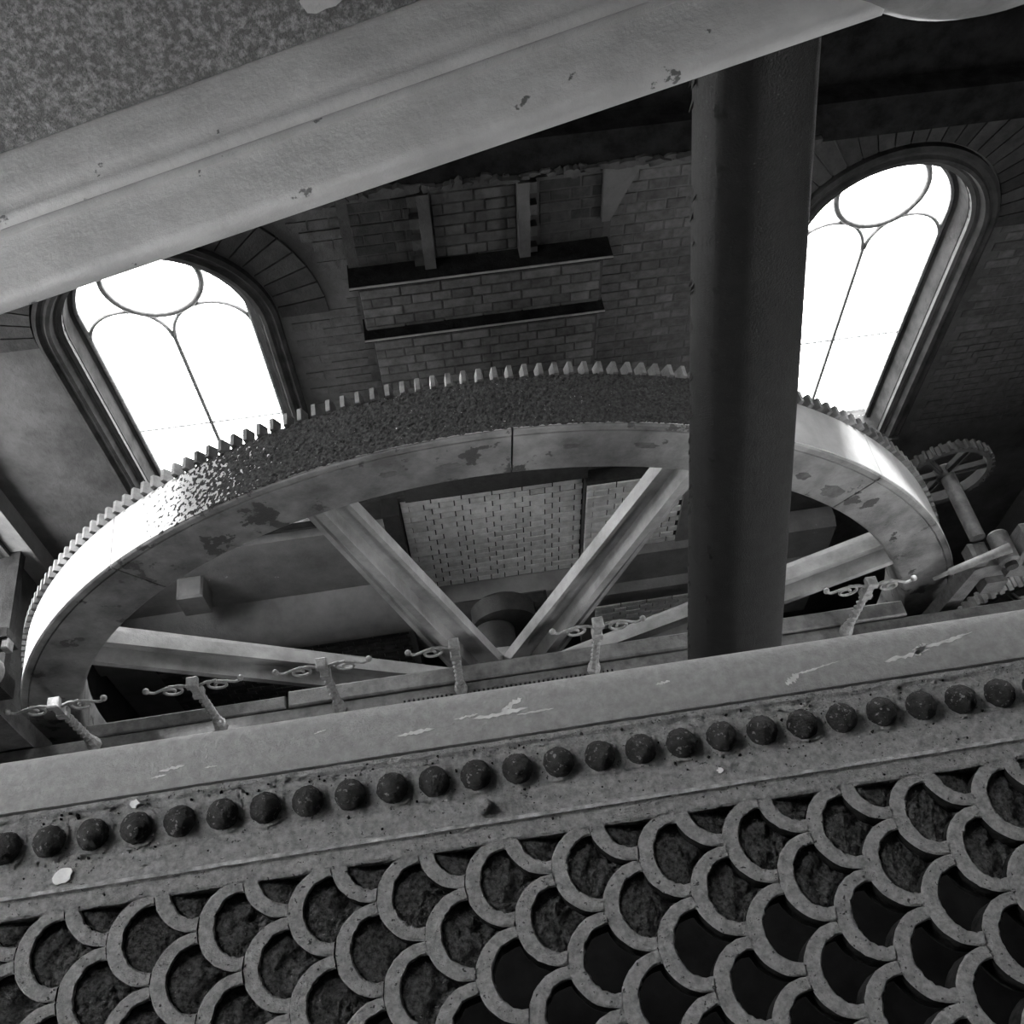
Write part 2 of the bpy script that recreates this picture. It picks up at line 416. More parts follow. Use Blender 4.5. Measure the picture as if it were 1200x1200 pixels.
# ---- dark timber floor edge above ----------------------------------------
tr = thing('trim_2', (2.0, YB, -3.88), kind='structure')
mb = MB(); mb.box((XL+.02, 4.80, -3.70), (XR, YB, -3.45)); mb.build('floor_beam', 'soot_shade', tr)
for a_, b_ in ((-.92, 2.40), (3.96, XR)): MB().box((a_, 4.97, -3.45), (b_, YB+.012, -.8)).build('upper_wall_shade', 'soot_shade', tr)  # dark panels, the upper wall's low light put into colour
MB().box((2.40, 4.97, -3.45), (3.96, YB+.012, -2.85)).build('upper_wall_shade', 'soot_shade', tr)
mb = MB(); x = -1.0
while x < 2.4:
    w = random.uniform(.02, .07)
    pl_ = blob(x, -3.665-random.uniform(0, .02), w, random.uniform(.012, .035), 9, .4)
    y0 = random.uniform(4.75, 4.79); mb.prism(pl_, y0, 4.85, lambda u, z, d: (u, d, z)); x += w*1.3
o = mb.build('crumbled_edge', 'stone', tr); o['kind'] = 'stuff'

# ---- limewashed wheel-pit wall seen between the spokes ----------------------
pw = thing('trim_3', (.4, YB, -9.4), kind='structure')
MB().box((-.42, 4.985, -8.42), (1.17, YB+.012, -6.9)).build('core', 'mortar', pw)
wb = lay(-.41, 1.165, -8.40, -6.95, 4.975, 'wbrick')
MB().box((1.17, 4.885, -8.0), (2.05, YB+.012, -6.9)).build('core', 'mortar', pw)
wb += lay(1.175, 2.05, -7.97, -6.95, 4.872, 'wbrick')
MB().box((-.56, 4.82, -8.75), (-.42, YB+.012, -6.9)).build('reveal_pier', 'dbrick', pw)  # dark brick puts the shadow left of the panel into colour
MB().extrude([(4.97, -8.42), (4.80, -8.48), (4.78, -8.56), (4.78, -9.4), (YB, -9.4), (YB, -8.42)], lambda y, z: (-.5, y, z), lambda y, z: (1.20, y, z)).build('rough_footing', 'plaster', pw)
MB().extrude([(4.88, -8.0), (4.80, -8.05), (4.78, -8.5), (4.70, -8.56), (4.70, -8.62), (4.75, -8.64), (4.75, -9.6), (YB, -9.6), (YB, -8.0)], lambda y, z: (1.18, y, z), lambda y, z: (3.6, y, z)).build('rough_footing', 'plaster', pw)
wb += lay(1.3, 2.6, -9.3, -8.85, 4.735, 'wbrick')
MB().box((2.05, 4.86, -8.02), (2.5, YB+.012, -6.9)).build('rendered_pier', 'plaster', pw)
place_bricks(wb, pw)
pl = thing('trim_4', (-2, YB, -9.5), kind='structure')
MB().box((-3.4, 4.93, -8.12), (-.56, YB+.012, -7.2)).build('plaster_panel', 'plaster', pl)
MB().extrude([(4.93, -8.12), (4.86, -8.14), (4.74, -8.22), (4.66, -8.36), (4.63, -8.52), (4.64, -8.6), (4.70, -8.64), (4.70, -10.5), (YB, -10.5), (YB, -8.12)], lambda y, z: (-3.45, y, z), lambda y, z: (-.5, y, z)).build('rounded_plinth', 'plaster', pl, smooth=40)
place_bricks(lay(-3.0, -.55, -9.7, -8.66, 4.685, 'brick'), pl)
MB().box((-2.45, 4.72, -7.86), (-2.22, 4.94, -7.55), .02).build('corbel_block', 'plaster', pl)
o = MB().box((XL, 4.84, ZB), (XL+.16, YB+.01, -3.9)).build('trim_5', 'plaster'); o['kind'] = 'structure'

# ------------------------------------------------------------------ engine beam
def bz(x, c): return .25*x + c
prof = [(2.02, -.35), (2.02, -1.10), (2.03, -1.115), (2.03, -1.122), (2.005, -1.128), (1.985, -1.135), (1.96, -1.145), (1.935, -1.152), (1.915, -1.165), (1.905, -1.176), (1.890, -1.177), (1.876, -1.186), (1.874, -1.200),
        (1.888, -1.214), (1.888, -1.232), (1.872, -1.243), (1.85, -1.250), (1.82, -1.257), (1.79, -1.266), (1.768, -1.270), (1.752, -1.279), (1.748, -1.292), (1.755, -1.318), (1.80, -1.34)]
full = prof + [(4.2-y, c) for y, c in reversed(prof)]
bm_ = thing('engine_beam', (0, 2.1, -1.6), 'massive cast iron beam with peeling grey paint slanting across the upper left', 'beam')
flange = prof[1:]; fl = flange + [(4.2-y, c) for y, c in reversed(flange)]
NX = 40; X0, X1 = -3.3, .95
mb = MB(); P = len(fl)
vs = []; fs = []
for i in range(NX+1):
    x = X0 + (X1-X0)*i/NX
    vs += [(x, y, bz(x, c)) for y, c in fl]
for i in range(NX):
    fs += [(i*P+j, i*P+(j+1) % P, (i+1)*P+(j+1) % P, (i+1)*P+j) for j in range(P)]
fs += [tuple(range(P)), tuple(NX*P+j for j in reversed(range(P)))]
mb.add(vs, fs); mb.build('moulded_flange', 'beam', bm_, smooth=50)
MB().extrude([(2.02, -.2), (2.02, -1.12), (2.18, -1.12), (2.18, -.2)], lambda y, c: (X0, y, bz(X0, c)), lambda y, c: (X1, y, bz(X1, c))).build('web', 'beamweb', bm_)
MB().extrude([(1.80, -.2), (1.80, -.12), (2.40, -.12), (2.40, -.2)], lambda y, c: (X0, y, bz(X0, c)), lambda y, c: (X1-.3, y, bz(X1-.3, c))).build('top_flange', 'beam', bm_)
MB().lathe([(.30, -.03), (.36, -.02), (.40, 0), (.42, .03), (.43, .09), (.43, .61), (.42, .67), (.36, .72)], (1.12, 1.745, -.70), (0, 1, 0), 64).build('end_boss', 'wheel', bm_, smooth=40)
MB().lathe([(.10, 0), (.12, .02), (.12, .9), (.10, .92)], (.76, 1.66, -.75), (0, 1, 0), 32).build('end_pin', 'mach', bm_, smooth=40)
# lifting paint flake and small chips
def beam_patch(x, c, rx, rc, y, m, name):
    pl_ = blob(0, 0, rx, rc, 16, .3)
    MB().prism([(x+a, c+b) for a, b in pl_], y-.003, y+.004, lambda u, cc, d: (u, d, bz(u, cc))).build(name, m, bm_)
beam_patch(-.105, -1.035, .045, .03, 2.016, 'beam', 'paint_flake')
for x, c in ((-.27, -1.205), (-.245, -1.195), (-.17, -1.19), (-.4, -1.2)): pass
# trunnion side: the beam rocks on a bearing left of the picture
MB().lathe([(.16, 0), (.18, .03), (.18, 1.0), (.16, 1.03)], (-3.0, 1.58, bz(-3.0, -.75)), (0, 1, 0), 32).build('trunnion', 'mach', bm_, smooth=40)

# ------------------------------------------------------------------ connecting rod, crank and shaft
HUBX, HUBZ, WY = .2257, -7.444, 3.2
rt, slope = Vector((.849, 2.1, -1.344)), -.14
ax = Vector((.1407, 0, -1)).normalized()
top = rt + ax*(-.62)
rod = thing('connecting_rod', (1.70, 2.1, -7.45), 'thick black swelling connecting rod with flaking paint, rising right of the wheel centre', 'rod')
prof_r = []
for i in range(61):
    t = i/60; d = t*6.25; z = -.73 - d*.99
    if z > -4.6: r = .129 + (-(z)-.73)*.0255
    else: r = .129 + (4.6-.73)*.0255 - ((-z-4.6)/2.5)**1.5*.07
    prof_r.append((r, d))
mb = MB().lathe(prof_r, top, ax, 56)
mb.build('shaft_body', 'rod', rod, smooth=40)
pin = top + ax*6.72
MB().lathe([(.12, 0), (.2, .03), (.22, .1), (.2, .2), (.15, .24)], top + ax*6.2, ax, 32).build('collar', 'rod', rod, smooth=40)
MB().lathe([(.20, 0), (.25, .03), (.25, .33), (.20, .36)], (pin.x, 1.92, pin.z), (0, 1, 0), 40).build('big_end', 'mach', rod, smooth=40)
# peeled edges down the left side
mb = MB()
for i in range(70):
    d = random.uniform(.4, 4.2); p = top + ax*d; r = .129 + (d*.99)*.0255
    th = random.choice((PI*1.02, PI*1.0, PI*.98, PI*1.22)) + random.uniform(-.03, .03)
    c, s_ = math.cos(th), math.sin(th); q = p + Vector((c*r, s_*r, 0)); h = random.uniform(.01, .05); w = random.uniform(.005, .016)
    tdir = Vector((-s_, c, 0)); nn = Vector((c, s_, 0))
    mb.add([q - tdir*w, q + tdir*w, q + tdir*w*.6 + nn*random.uniform(.004, .012) - Vector((0, 0, h)), q - tdir*w*.6 + nn*.004 - Vector((0, 0, h*.8)), q - nn*.01 - Vector((0, 0, h*.5))],
           [(0, 1, 2, 3), (0, 4, 1), (1, 4, 2), (2, 4, 3), (3, 4, 0)])
o = mb.build('paint_curls', 'rod', rod); o['kind'] = 'stuff'
cs = thing('crankshaft', (HUBX, 2.3, -9), 'dark iron crank and shaft at the wheel hub below the girder', 'crank')
MB().lathe([(.16, 0), (.17, .02), (.17, 1.55), (.16, 1.57)], (HUBX, 2.35, HUBZ), (0, 1, 0), 40).build('shaft', 'dmach', cs, smooth=40)
dx = Vector((pin.x-HUBX, 0, pin.z-HUBZ)); n_ = Vector((-dx.z, 0, dx.x)).normalized()
A, B = Vector((HUBX, 0, HUBZ)), Vector((pin.x, 0, pin.z))
poly = [A + n_*.32 - dx.normalized()*.1, A - n_*.32 - dx.normalized()*.1, B - n_*.2 + dx.normalized()*.15, B + n_*.2 + dx.normalized()*.15]
MB().prism([(p.x, p.z) for p in poly], 2.36, 2.58, lambda u, z, d: (u, d, z)).build('crank_web', 'dmach', cs)
MB().lathe([(.10, 0), (.11, .02), (.11, .5), (.1, .52)], (pin.x, 1.88, pin.z), (0, 1, 0), 32).build('crank_pin', 'dmach', cs, smooth=40)
pb = thing('outboard_bearing', (HUBX+.06, 3.95, ZB), 'dark domed outboard bearing pedestal behind the wheel hub', 'bearing')
MB().lathe([(.20, 0), (.27, .04), (.27, .20), (.22, .24)], (HUBX+.10, 3.93, HUBZ-.05), (0, 1, 0), 40).build('bearing_cap', 'dmach', pb, smooth=40)
MB().box((HUBX-.4, 3.95, ZB), (HUBX+.5, 4.3, HUBZ-.1), .03).build('pedestal', 'dmach', pb)
for x in (-.26, .38): MB().lathe([(.05, 0), (.05, .06), (.02, .08)], (HUBX+x, 4.1, HUBZ-.1), (0, 0, 1), 8).build('bolt', 'dmach', pb)

# ------------------------------------------------------------------ flywheel
RO, RI, WD = 3.466, 3.087, .347
fw = thing('flywheel', (HUBX, WY, HUBZ), 'huge spoked iron flywheel with toothed rear edge and flaking painted rim', 'flywheel')
rimp = [(RI, .05), (RI+.018, .008), (RI+.03, 0), (RO-.052, 0), (RO-.049, .009), (RO-.043, .009), (RO-.04, 0), (RO-.008, 0), (RO, .008), (RO, WD-.01), (RO-.01, WD), (RI+.01, WD), (RI, WD-.02)]
mb = MB(); NS = 20; h = math.radians(20) - .0016; P = len(rimp); vs = []; fs = []
for i in range(NS+1):
    a = -h + 2*h*i/NS
    vs += [(r*math.sin(a), y, r*math.cos(a)) for r, y in rimp]
for i in range(NS): fs += [(i*P+j, i*P+(j+1) % P, (i+1)*P+(j+1) % P, (i+1)*P+j) for j in range(P)]
fs += [tuple(range(P)), tuple(NS*P+j for j in reversed(range(P)))]
mb.add(vs, fs); seg_me = mb.mesh('rim_segment', 'wheel', smooth=35)
# a tread skin, worn smoother than the painted face
mb = MB(); vs = []; fs = []; tp = [(RO-.002, .012), (RO+.004, .014), (RO+.004, WD-.014), (RO-.002, WD-.012)]
for i in range(NS+1):
    a = -h + 2*h*i/NS; vs += [(r*math.sin(a), y, r*math.cos(a)) for r, y in tp]
for i in range(NS): fs += [(i*4+j, i*4+(j+1) % 4, (i+1)*4+(j+1) % 4, (i+1)*4+j) for j in range(4)]
fs += [(0, 1, 2, 3), (NS*4+3, NS*4+2, NS*4+1, NS*4)]
mb.add(vs, fs); tread_me = mb.mesh('tread', 'tread', smooth=35)
tw = .023
tooth_me = MB().add([(-tw, WD-.012, RO-.03), (tw, WD-.012, RO-.03), (tw, WD+.07, RO-.03), (-tw, WD+.07, RO-.03), (-tw*.5, WD-.01, RO+.034), (tw*.5, WD-.01, RO+.034), (tw*.5, WD+.066, RO+.034), (-tw*.5, WD+.066, RO+.034)],
                    [(3, 2, 1, 0), (0, 1, 5, 4), (1, 2, 6, 5), (2, 3, 7, 6), (3, 0, 4, 7), (4, 5, 6, 7)]).mesh('tooth', 'mach')
# spoke: cross section with lipped edges
def spoke_mesh():
    mb = MB(); r0, r1 = .42, RI+.012
    def half(r): return .185 - .06*(r-r0)/(r1-r0)
    def strip(sec0, sec1):
        n = len(sec0)
        mb.add([(t, y, r0) for t, y in sec0] + [(t, y, r1) for t, y in sec1],
               [tuple(reversed(range(n))), tuple(range(n, 2*n))] + [(i, (i+1) % n, n+(i+1) % n, n+i) for i in range(n)])
    def sec(hw, yc=.165):
        k = .028; rb = .032
        return [(-hw, yc-.045), (-hw+.03, yc-.045), (-hw+.04, yc-k), (-rb, yc-k), (-rb*.8, .03), (rb*.8, .03), (rb, yc-k), (hw-.04, yc-k), (hw-.03, yc-.045), (hw, yc-.045),
                (hw, yc+.045), (hw-.03, yc+.045), (hw-.04, yc+k), (rb, yc+k), (rb*.8, .30), (-rb*.8, .30), (-rb, yc+k), (-hw+.04, yc+k), (-hw+.03, yc+.045), (-hw, yc+.045)]
    strip(sec(half(r0)), sec(half(r1)))
    return mb.mesh('spoke', 'spoke')
spoke_me = spoke_mesh()
A0 = math.radians(2.4)
for k in range(9):
    a = A0 + math.radians(40*k + 20)
    s_ = inst('rim_segment', seg_me, fw, ORG['flywheel'], (0, a, 0))
    t_ = inst('tread', tread_me, s_, ORG['flywheel'])
    for j in range(30):
        q = inst('tooth', tooth_me, s_, ORG['flywheel'], (0, math.radians(-20 + 40*(j+.5)/30), 0))
    inst('spoke', spoke_me, fw, ORG['flywheel'], (0, a, 0))
MB().lathe([(.36, -.02), (.42, 0), (.50, .04), (.50, .30), (.42, .34), (.36, .37)], (HUBX, WY, HUBZ), (0, 1, 0), 48).build('hub', 'spoke', fw, smooth=40)
# crust of rust and droppings along the top of the tread
mb = MB(); NA, NY = 520, 52; a0, a1 = math.radians(-34), math.radians(27)
for i in range(NA+1):
    a = a0 + (a1-a0)*i/NA; ed = min(1, min(i/170, (NA-i)/60))
    for j in range(NY+1):
        y = .006 + (WD-.012)*j/NY
        v = Vector((a*RO*38, y*38, 0)); nz = noise.noise(v)*.5 + noise.noise(v*2.3)*.35 + noise.noise(v*5)*.25
        thr = (1-ed)*.95 - .6
        hgt = max(0, nz - thr)*.020*min(1, ed + .3)
        r = RO + .0045 + hgt - (.004 if hgt == 0 else 0) + (0 if 0 < j < NY else -.004)
        mb.v.append((HUBX + r*math.sin(a), WY + y, HUBZ + r*math.cos(a)))
for i in range(NA):
    for j in range(NY):
        q = i*(NY+1)+j; mb.f.append((q, q+1, q+NY+2, q+NY+1))
o = mb.build('rust_crust', 'crust', fw); o['kind'] = 'stuff'
for (u, r, rx, rr) in ((24.5, 3.27, .085, .06), (30.5, 3.24, .05, .03), (34.2, 3.25, .05, .032), (39.5, 3.22, .085, .055), (-9, 3.28, .05, .02), (8, 3.3, .06, .02), (15, 3.3, .07, .025), (-3.5, 3.25, .06, .02)):
    a = math.radians(u); pl_ = blob(0, 0, rx, rr, 18, .22)
    mb = MB(); mb.prism([(a + p/r, r + q) for p, q in pl_], -.0015, .006, lambda t, q, d: (HUBX + q*math.sin(t), WY + d, HUBZ + q*math.cos(t))); mb.build('bare_patch', 'mach', fw)

# ------------------------------------------------------------------ engine-house floor, curb and guard-rail standards
FZ = -6.30
mb = MB(); mb.box((XL, YF, FZ-.35), (-1.2, 2.80, FZ-.02)); mb.box((2.4, YF, FZ-.35), (XR, 2.80, FZ-.02)); mb.box((-1.2, YF, FZ-.35), (2.4, 1.3, FZ-.02))
o = mb.build('floor', 'floor'); o['kind'] = 'structure'
cb = thing('pit_curb', (.3, 2.9, FZ), 'long low iron curb plates edging the wheel pit', 'curb')
MB().box((XL+.2, 2.70, FZ-.22), (XR-.8, 2.95, FZ), .008).build('lower_plate', 'mach', cb)
MB().box((-1.25, 2.955, FZ-.25), (3.05, 3.07, FZ+.025), .01).build('upper_plate', 'mach', cb)
MB().box((-2.6, 2.955, FZ-.30), (-1.27, 3.05, FZ+.005), .01).build('upper_plate', 'mach', cb)
for a_, b_ in ((-.50, -.15), (-.03, .76), (.88, .95)): MB().box((a_, 2.832, FZ), (b_, 2.885, FZ+.004)).build('strip_backing', 'soot_shade', cb)
mb = MB()
for i in range(46):
    x = -.50 + i*.0315
    if min(abs(x+.01-p) for p in (-.09, .82)) > .065: mb.box((x, 2.835, FZ+.003), (x+.017, 2.882, FZ+.018))
mb.box((-.50, 2.878, FZ+.003), (-.15, 2.888, FZ+.018)); mb.box((-.03, 2.878, FZ+.003), (.76, 2.888, FZ+.018))
o = mb.build('notched_strip', 'mach', cb); o['kind'] = 'stuff'
# standard with barley-twist shaft and paired scrolls
def tube_mesh(paths, name, m):
    mb = MB()
    for p, r in paths: mb.tube(p, r, 8)
    return mb.mesh(name, m, smooth=60)
SH = .70
def twist_mesh():
    mb = MB(); n = 44; k = 8; z0, z1 = .11, SH*.72; vs = []
    for i in range(n+1):
        t = i/n; z = z0 + (z1-z0)*t
        for j in range(k):
            a = 2*PI*j/k; tw_ = t*2*PI*3.2
            r = .024*(1 + .32*math.cos(2*(a - tw_)))
            vs.append((r*math.cos(a), r*math.sin(a), z))
    fs = [(i*k+j, i*k+(j+1) % k, (i+1)*k+(j+1) % k, (i+1)*k+j) for i in range(n) for j in range(k)]
    fs += [tuple(reversed(range(k))), tuple(n*k+j for j in range(k))]
    return mb.add(vs, fs).mesh('twisted_shaft', 'scroll', smooth=50)
tw_me = twist_mesh()
foot_me = MB().lathe([(.046, 0), (.044, .05), (.030, .065), (.036, .08), (.036, .10), (.026, .115)], (0, 0, 0), (0, 0, 1), 8).mesh('foot', 'scroll')
head_me = MB().box((-.032, -.032, SH*.72), (.032, .032, SH*.80), .006).box((-.024, -.024, SH*.80), (.024, .024, SH*.93)).box((-.034, -.034, SH*.93), (.034, .034, SH), .008).mesh('square_head', 'scroll')
def scroll_mesh(s):
    zt = SH*.90
    main = [(s*(.02 + .22*t), 0, zt + .035*math.sin(t*PI*1.05) - .012*t) for t in [i/14 for i in range(15)]]
    main += [(s*(.255), 0, zt-.018), (s*.275, 0, zt-.005), (s*.285, 0, zt+.012)]
    sp_ = []
    for i in range(30):
        t = i/29; a = PI*.5 - t*PI*2.6; r = .066*(1-t*.75)
        sp_.append((s*(.145 - r*math.cos(a)*1.15), 0, zt-.028 + r*math.sin(a)))
    link_ = [(s*(.03+.09*t), 0, zt-.01 + .045*math.sin(PI*t*.7)) for t in [i/8 for i in range(9)]]
    mb = MB(); mb.tube(main, .009, 8); mb.tube(sp_, .009, 8); mb.tube(link_, .008, 8)
    mb.lathe([(.004, -.022), (.015, -.016), (.021, 0), (.015, .016), (.004, .022)], (s*.288, 0, zt+.02), (0, 0, 1), 10)
    return mb.mesh('scroll', 'scroll', smooth=60)
sc_me = (scroll_mesh(-1), scroll_mesh(1))
which = ['in front of the rim at far left', 'second from the left, before the dark gap', 'third from the left, before the low left spoke', 'fourth from the left, below the left upper spoke', 'left of the black rod', 'right of the black rod']
for i, x in enumerate((-2.53, -1.70, -.91, -.09, .82, 2.59)):
    s_ = thing('rail_standard', (x, 2.9, FZ+.003), 'twisted grey rail standard with twin scrolls, ' + which[i], 'rail post', 'scrolled standards along the pit curb')
    L0 = ORG[s_.name]
    inst('foot', foot_me, s_, L0); inst('twisted_shaft', tw_me, s_, L0); inst('square_head', head_me, s_, L0)
    left, right = True, True
    if i == 3: right = False
    if left: inst('scroll', sc_me[0], s_, L0)
    if right: inst('scroll', sc_me[1], s_, L0)

# ------------------------------------------------------------------ barring engine at the right
def gear(name, c, r, w, nt, m, label, spokes=6, group=None):
    g = thing(name, c, label, 'gear')
    def ring(r0, r1, y0, y1):
        mb = MB(); n = 48; vs = []
        for i in range(n):
            t = 2*PI*i/n
            for rr, y in ((r0, y0), (r1, y0), (r1, y1), (r0, y1)): vs.append((c[0]+rr*math.sin(t), c[1]+y, c[2]+rr*math.cos(t)))
        fs = [(i*4+j, i*4+(j+1) % 4, ((i+1) % n)*4+(j+1) % 4, ((i+1) % n)*4+j) for i in range(n) for j in range(4)]
        return mb.add(vs, fs)
    ring(r*.84, r*.93, -w/2, w/2).build('rim', m, g, smooth=35)
    tt = PI*r/nt*.5
    tm = MB().add([(-tt, -w/2, r*.92), (tt, -w/2, r*.92), (tt, w/2, r*.92), (-tt, w/2, r*.92), (-tt*.6, -w/2, r), (tt*.6, -w/2, r), (tt*.6, w/2, r), (-tt*.6, w/2, r)],
                  [(0, 1, 5, 4), (1, 2, 6, 5), (2, 3, 7, 6), (3, 0, 4, 7), (4, 5, 6, 7)]).mesh('tooth', m)
    for i in range(nt): inst('tooth', tm, g, c, (0, 2*PI*i/nt, 0))
    sm = MB().box((-r*.06, -w*.2, r*.12), (r*.06, w*.2, r*.86)).box((-r*.02, -w*.45, r*.12), (r*.02, w*.45, r*.86)).mesh('gear_spoke', m)
    for i in range(spokes): inst('gear_spoke', sm, g, c, (0, 2*PI*(i+.3)/spokes, 0))
    MB().lathe([(r*.14, -w*.6), (r*.18, -w*.5), (r*.18, w*.5), (r*.14, w*.6)], c, (0, 1, 0), 24).build('gear_hub', m, g, smooth=40)
    return g
gear('gear_wheel', (3.41, 3.69, -5.70), .34, .07, 36, 'dmach', 'dark toothed gear behind the right edge of the flywheel')
gear('gear_wheel', (4.36, 3.25, -7.09), .56, .10, 48, 'mach', 'large spoked gear under the bracket at the right edge')
sh = MB().tube([(3.43, 3.74, -5.70), (3.43, 3.15, -5.70)], .052, 16).build('countershaft', 'mach', None, smooth=40, origin=(3.43, 3.4, -5.70))
tag(sh, 'plain grey shaft running back to the dark gear', 'shaft')
fr = thing('bearing_bracket', (3.5, 3.02, -6.7), 'angled grimy iron bearing bracket beside the right end of the flywheel', 'bracket')
def q(x, z): return (x*1.089, z*1.089)
bp_ = [q(*p) for p in [(3.06, -6.2), (3.15, -5.42), (3.21, -5.39), (3.34, -5.40), (3.75, -5.56), (3.75, -5.68), (3.36, -5.53), (3.26, -5.53), (3.23, -5.56), (3.19, -6.2)]]
MB().prism(bp_, 3.02, 3.12, lambda u, z, d: (u, d, z)).build('bracket_arm', 'mach', fr)
MB().lathe([(.055, 0), (.068, .015), (.068, .22), (.055, .235)], (3.56, 2.93, -5.70), (0, 1, 0), 24).build('bearing_boss', 'mach', fr, smooth=40)
MB().lathe([(.040, 0), (.040, .04), (.02, .05)], (3.56, 2.90, -5.70), (0, 1, 0), 20).build('shaft_end', 'dmach', fr, smooth=40)
MB().box((3.37, 3.02, -5.86), (3.49, 3.145, -5.73), .02).build('bearing_block', 'mach', fr)
MB().box((3.63, 2.96, -5.95), (3.69, 3.12, -5.52), .015).build('upright_plate', 'mach', fr)
for z in (-5.80, -5.70): MB().lathe([(.03, 0), (.03, .03), (.015, .04)], (3.73, 2.97, z), (0, -1, 0), 8).build('bolt', 'scroll', fr)
MB().box((3.55, 2.98, -6.19), (3.70, 3.12, -6.04)).build('stop_block', 'mach', fr)
lv = MB(); lv.tube([(3.09, 2.96, -5.82), (3.18, 2.96, -5.75)], [.014, .016], 10); lv.tube([(3.175, 2.96, -5.754), (3.38, 2.96, -5.62), (3.52, 2.97, -5.56)], [.024, .028, .034], 12)
lv = lv.build('hand_lever', 'mach', None, smooth=40, origin=(3.3, 3.0, -5.7)); tag(lv, 'slim iron hand lever reaching left from the bracket over the rim', 'lever')
# small machinery at the left edge
lf = thing('barring_stand', (-3.2, 2.98, -6.7), 'dark iron stand with a pale roller at the left edge', 'machine')
MB().prism([(-3.45, -6.6), (-2.95, -6.6), (-2.94, -6.02), (-2.92, -5.62), (-3.15, -5.45), (-3.45, -5.45)], 2.96, 3.10, lambda u, z, d: (u, d, z)).build('stand_plate', 'mach', lf)
MB().lathe([(.10, 0), (.115, .015), (.115, .26), (.10, .275)], (-2.86, 3.04, -5.42), (0, 0, 1), 24).build('roller', 'scroll', lf, smooth=40)
MB().box((-3.1, 2.98, -5.64), (-2.79, 3.10, -5.44), .02).build('roller_bracket', 'dmach', lf)
for i in range(4): MB().box((-2.80+i*.062, 3.0, -5.03-.03*i), (-2.76+i*.062, 3.06, -4.96-.03*i), .006).build('stud', 'scroll', lf)
MB().box((-3.0, 3.06, -5.20), (-2.58, 3.12, -5.03)).build('stud_bar', 'dmach', lf)
MB().box((-3.02, 3.06, -5.50), (-2.94, 3.12, -5.15)).build('stud_bracket', 'dmach', lf)

# ------------------------------------------------------------------ the beam floor at our feet
GZ = -1.5
GX0, GX1 = -1.12, 1.28
eg = thing('edge_girder', (0, .645, GZ-.3), 'smooth grey painted iron edge girder with pale scratches, topmost strip of the near floor', 'girder')
gp = [(.598, -1.80), (.598, -1.506), (.601, -1.500), (.606, -1.4985), (.665, -1.4985), (.677, -1.500), (.685, -1.505), (.690, -1.515), (.690, -1.80)]
MB().extrude(gp, lambda y, z: (GX0-.6, y, z), lambda y, z: (GX1+.6, y, z)).build('top_plate', 'girder', eg, smooth=30)
def scratch(x, y, rx, ry, rot=0):
    """a ragged pale streak of worn paint"""
    n = 14; up_, dn = [], []
    for k in range(n+1):
        t = k/n*2-1; e = math.sqrt(max(0, 1-t*t))
        up_.append((t*rx, ry*e*random.uniform(.1, 1.1))); dn.append((t*rx, -ry*e*random.uniform(.1, 1.1)))
    pl_ = up_ + dn[-2:0:-1]
    c, s_ = math.cos(rot), math.sin(rot)
    MB().prism([(x + a*c - b*s_, y + a*s_ + b*c) for a, b in pl_], -1.4990, -1.4978, lambda a, b, d: (a, b, d)).build('bare_patch', 'bare', eg)
for q in ((.035, .640, .045, .005, .06), (.055, .652, .02, .006, .45), (.09, .634, .03, .002, .03), (-.1, .63, .03, .004, .05), (-.02, .643, .02, .003, .1), (.505, .622, .014, .008, .5), (.53, .632, .02, .002, .1), (.56, .637, .03, .0015, .15),
          (.70, .633, .04, .005, .12), (.755, .645, .045, .004, .1), (.725, .640, .016, .007, .6), (.79, .652, .03, .002, .15), (-.48, .632, .02, .003, .1), (-.5, .622, .012, .002, .1), (-.42, .625, .01, .002, .0), (.3, .65, .012, .003, .1), (-.25, .655, .01, .002, .2)): scratch(*q)

gr = thing('floor_grating', (0, .3, GZ-.04), 'dusty cast iron floor grating of fish scale rings with a row of round studs', 'grating')
bp2 = [(.442, -1.545), (.442, -1.506), (.446, -1.503), (.466, -1.503), (.470, -1.4985), (.475, -1.4985), (.479, -1.503), (.512, -1.503), (.516, -1.506), (.585, -1.506), (.590, -1.502), (.597, -1.502), (.597, -1.545)]
mb = MB(); n = 220; P = len(bp2); vs = []; fs = []
for i in range(n+1):
    x = GX0 + (GX1-GX0)*i/n
    vs += [(x, y + random.uniform(-.0006, .0006), z + random.uniform(-.0008, .0008)) for y, z in bp2]
for i in range(n): fs += [(i*P+j, i*P+(j+1) % P, (i+1)*P+(j+1) % P, (i+1)*P+j) for j in range(P)]
fs += [tuple(range(P)), tuple(n*P+j for j in reversed(range(P)))]
mb.add(vs, fs).build('border_moulding', 'grate', gr)
# studs on raised pads
prof_s = [(.0232*math.cos(t), .0232*math.sin(t)*.92) for t in [PI/2*i/12 for i in range(12)]] + [(.001, .0214)]
stud_mes = []
for k in range(5):
    mb = MB().lathe([(.0245, -.004)] + prof_s, (0, 0, 0), (0, 0, 1), 36)
    def rough(x, y, z):
        v = Vector((x*110+k*9, y*110-k*4, z*110)); d = noise.noise(v)*.0016 + noise.noise(v*2.6)*.0013 + noise.noise(v*5)*.0007
        n_ = Vector((x, y, max(z, 0)+.002)).normalized(); return (x+n_.x*d, y+n_.y*d, z+n_.z*d)
    mb.v = [rough(*v) for v in mb.v]
    stud_mes.append(mb.mesh('stud', 'rust', smooth=80))
pad_me = MB().prism([(.028*math.copysign(abs(math.cos(t))**.6, math.cos(t)), .028*math.copysign(abs(math.sin(t))**.6, math.sin(t))) for t in [2*PI*i/20 for i in range(20)]], -.004, .0012, lambda a, b, d: (a, b, d)).mesh('pad', 'grate', smooth=40)
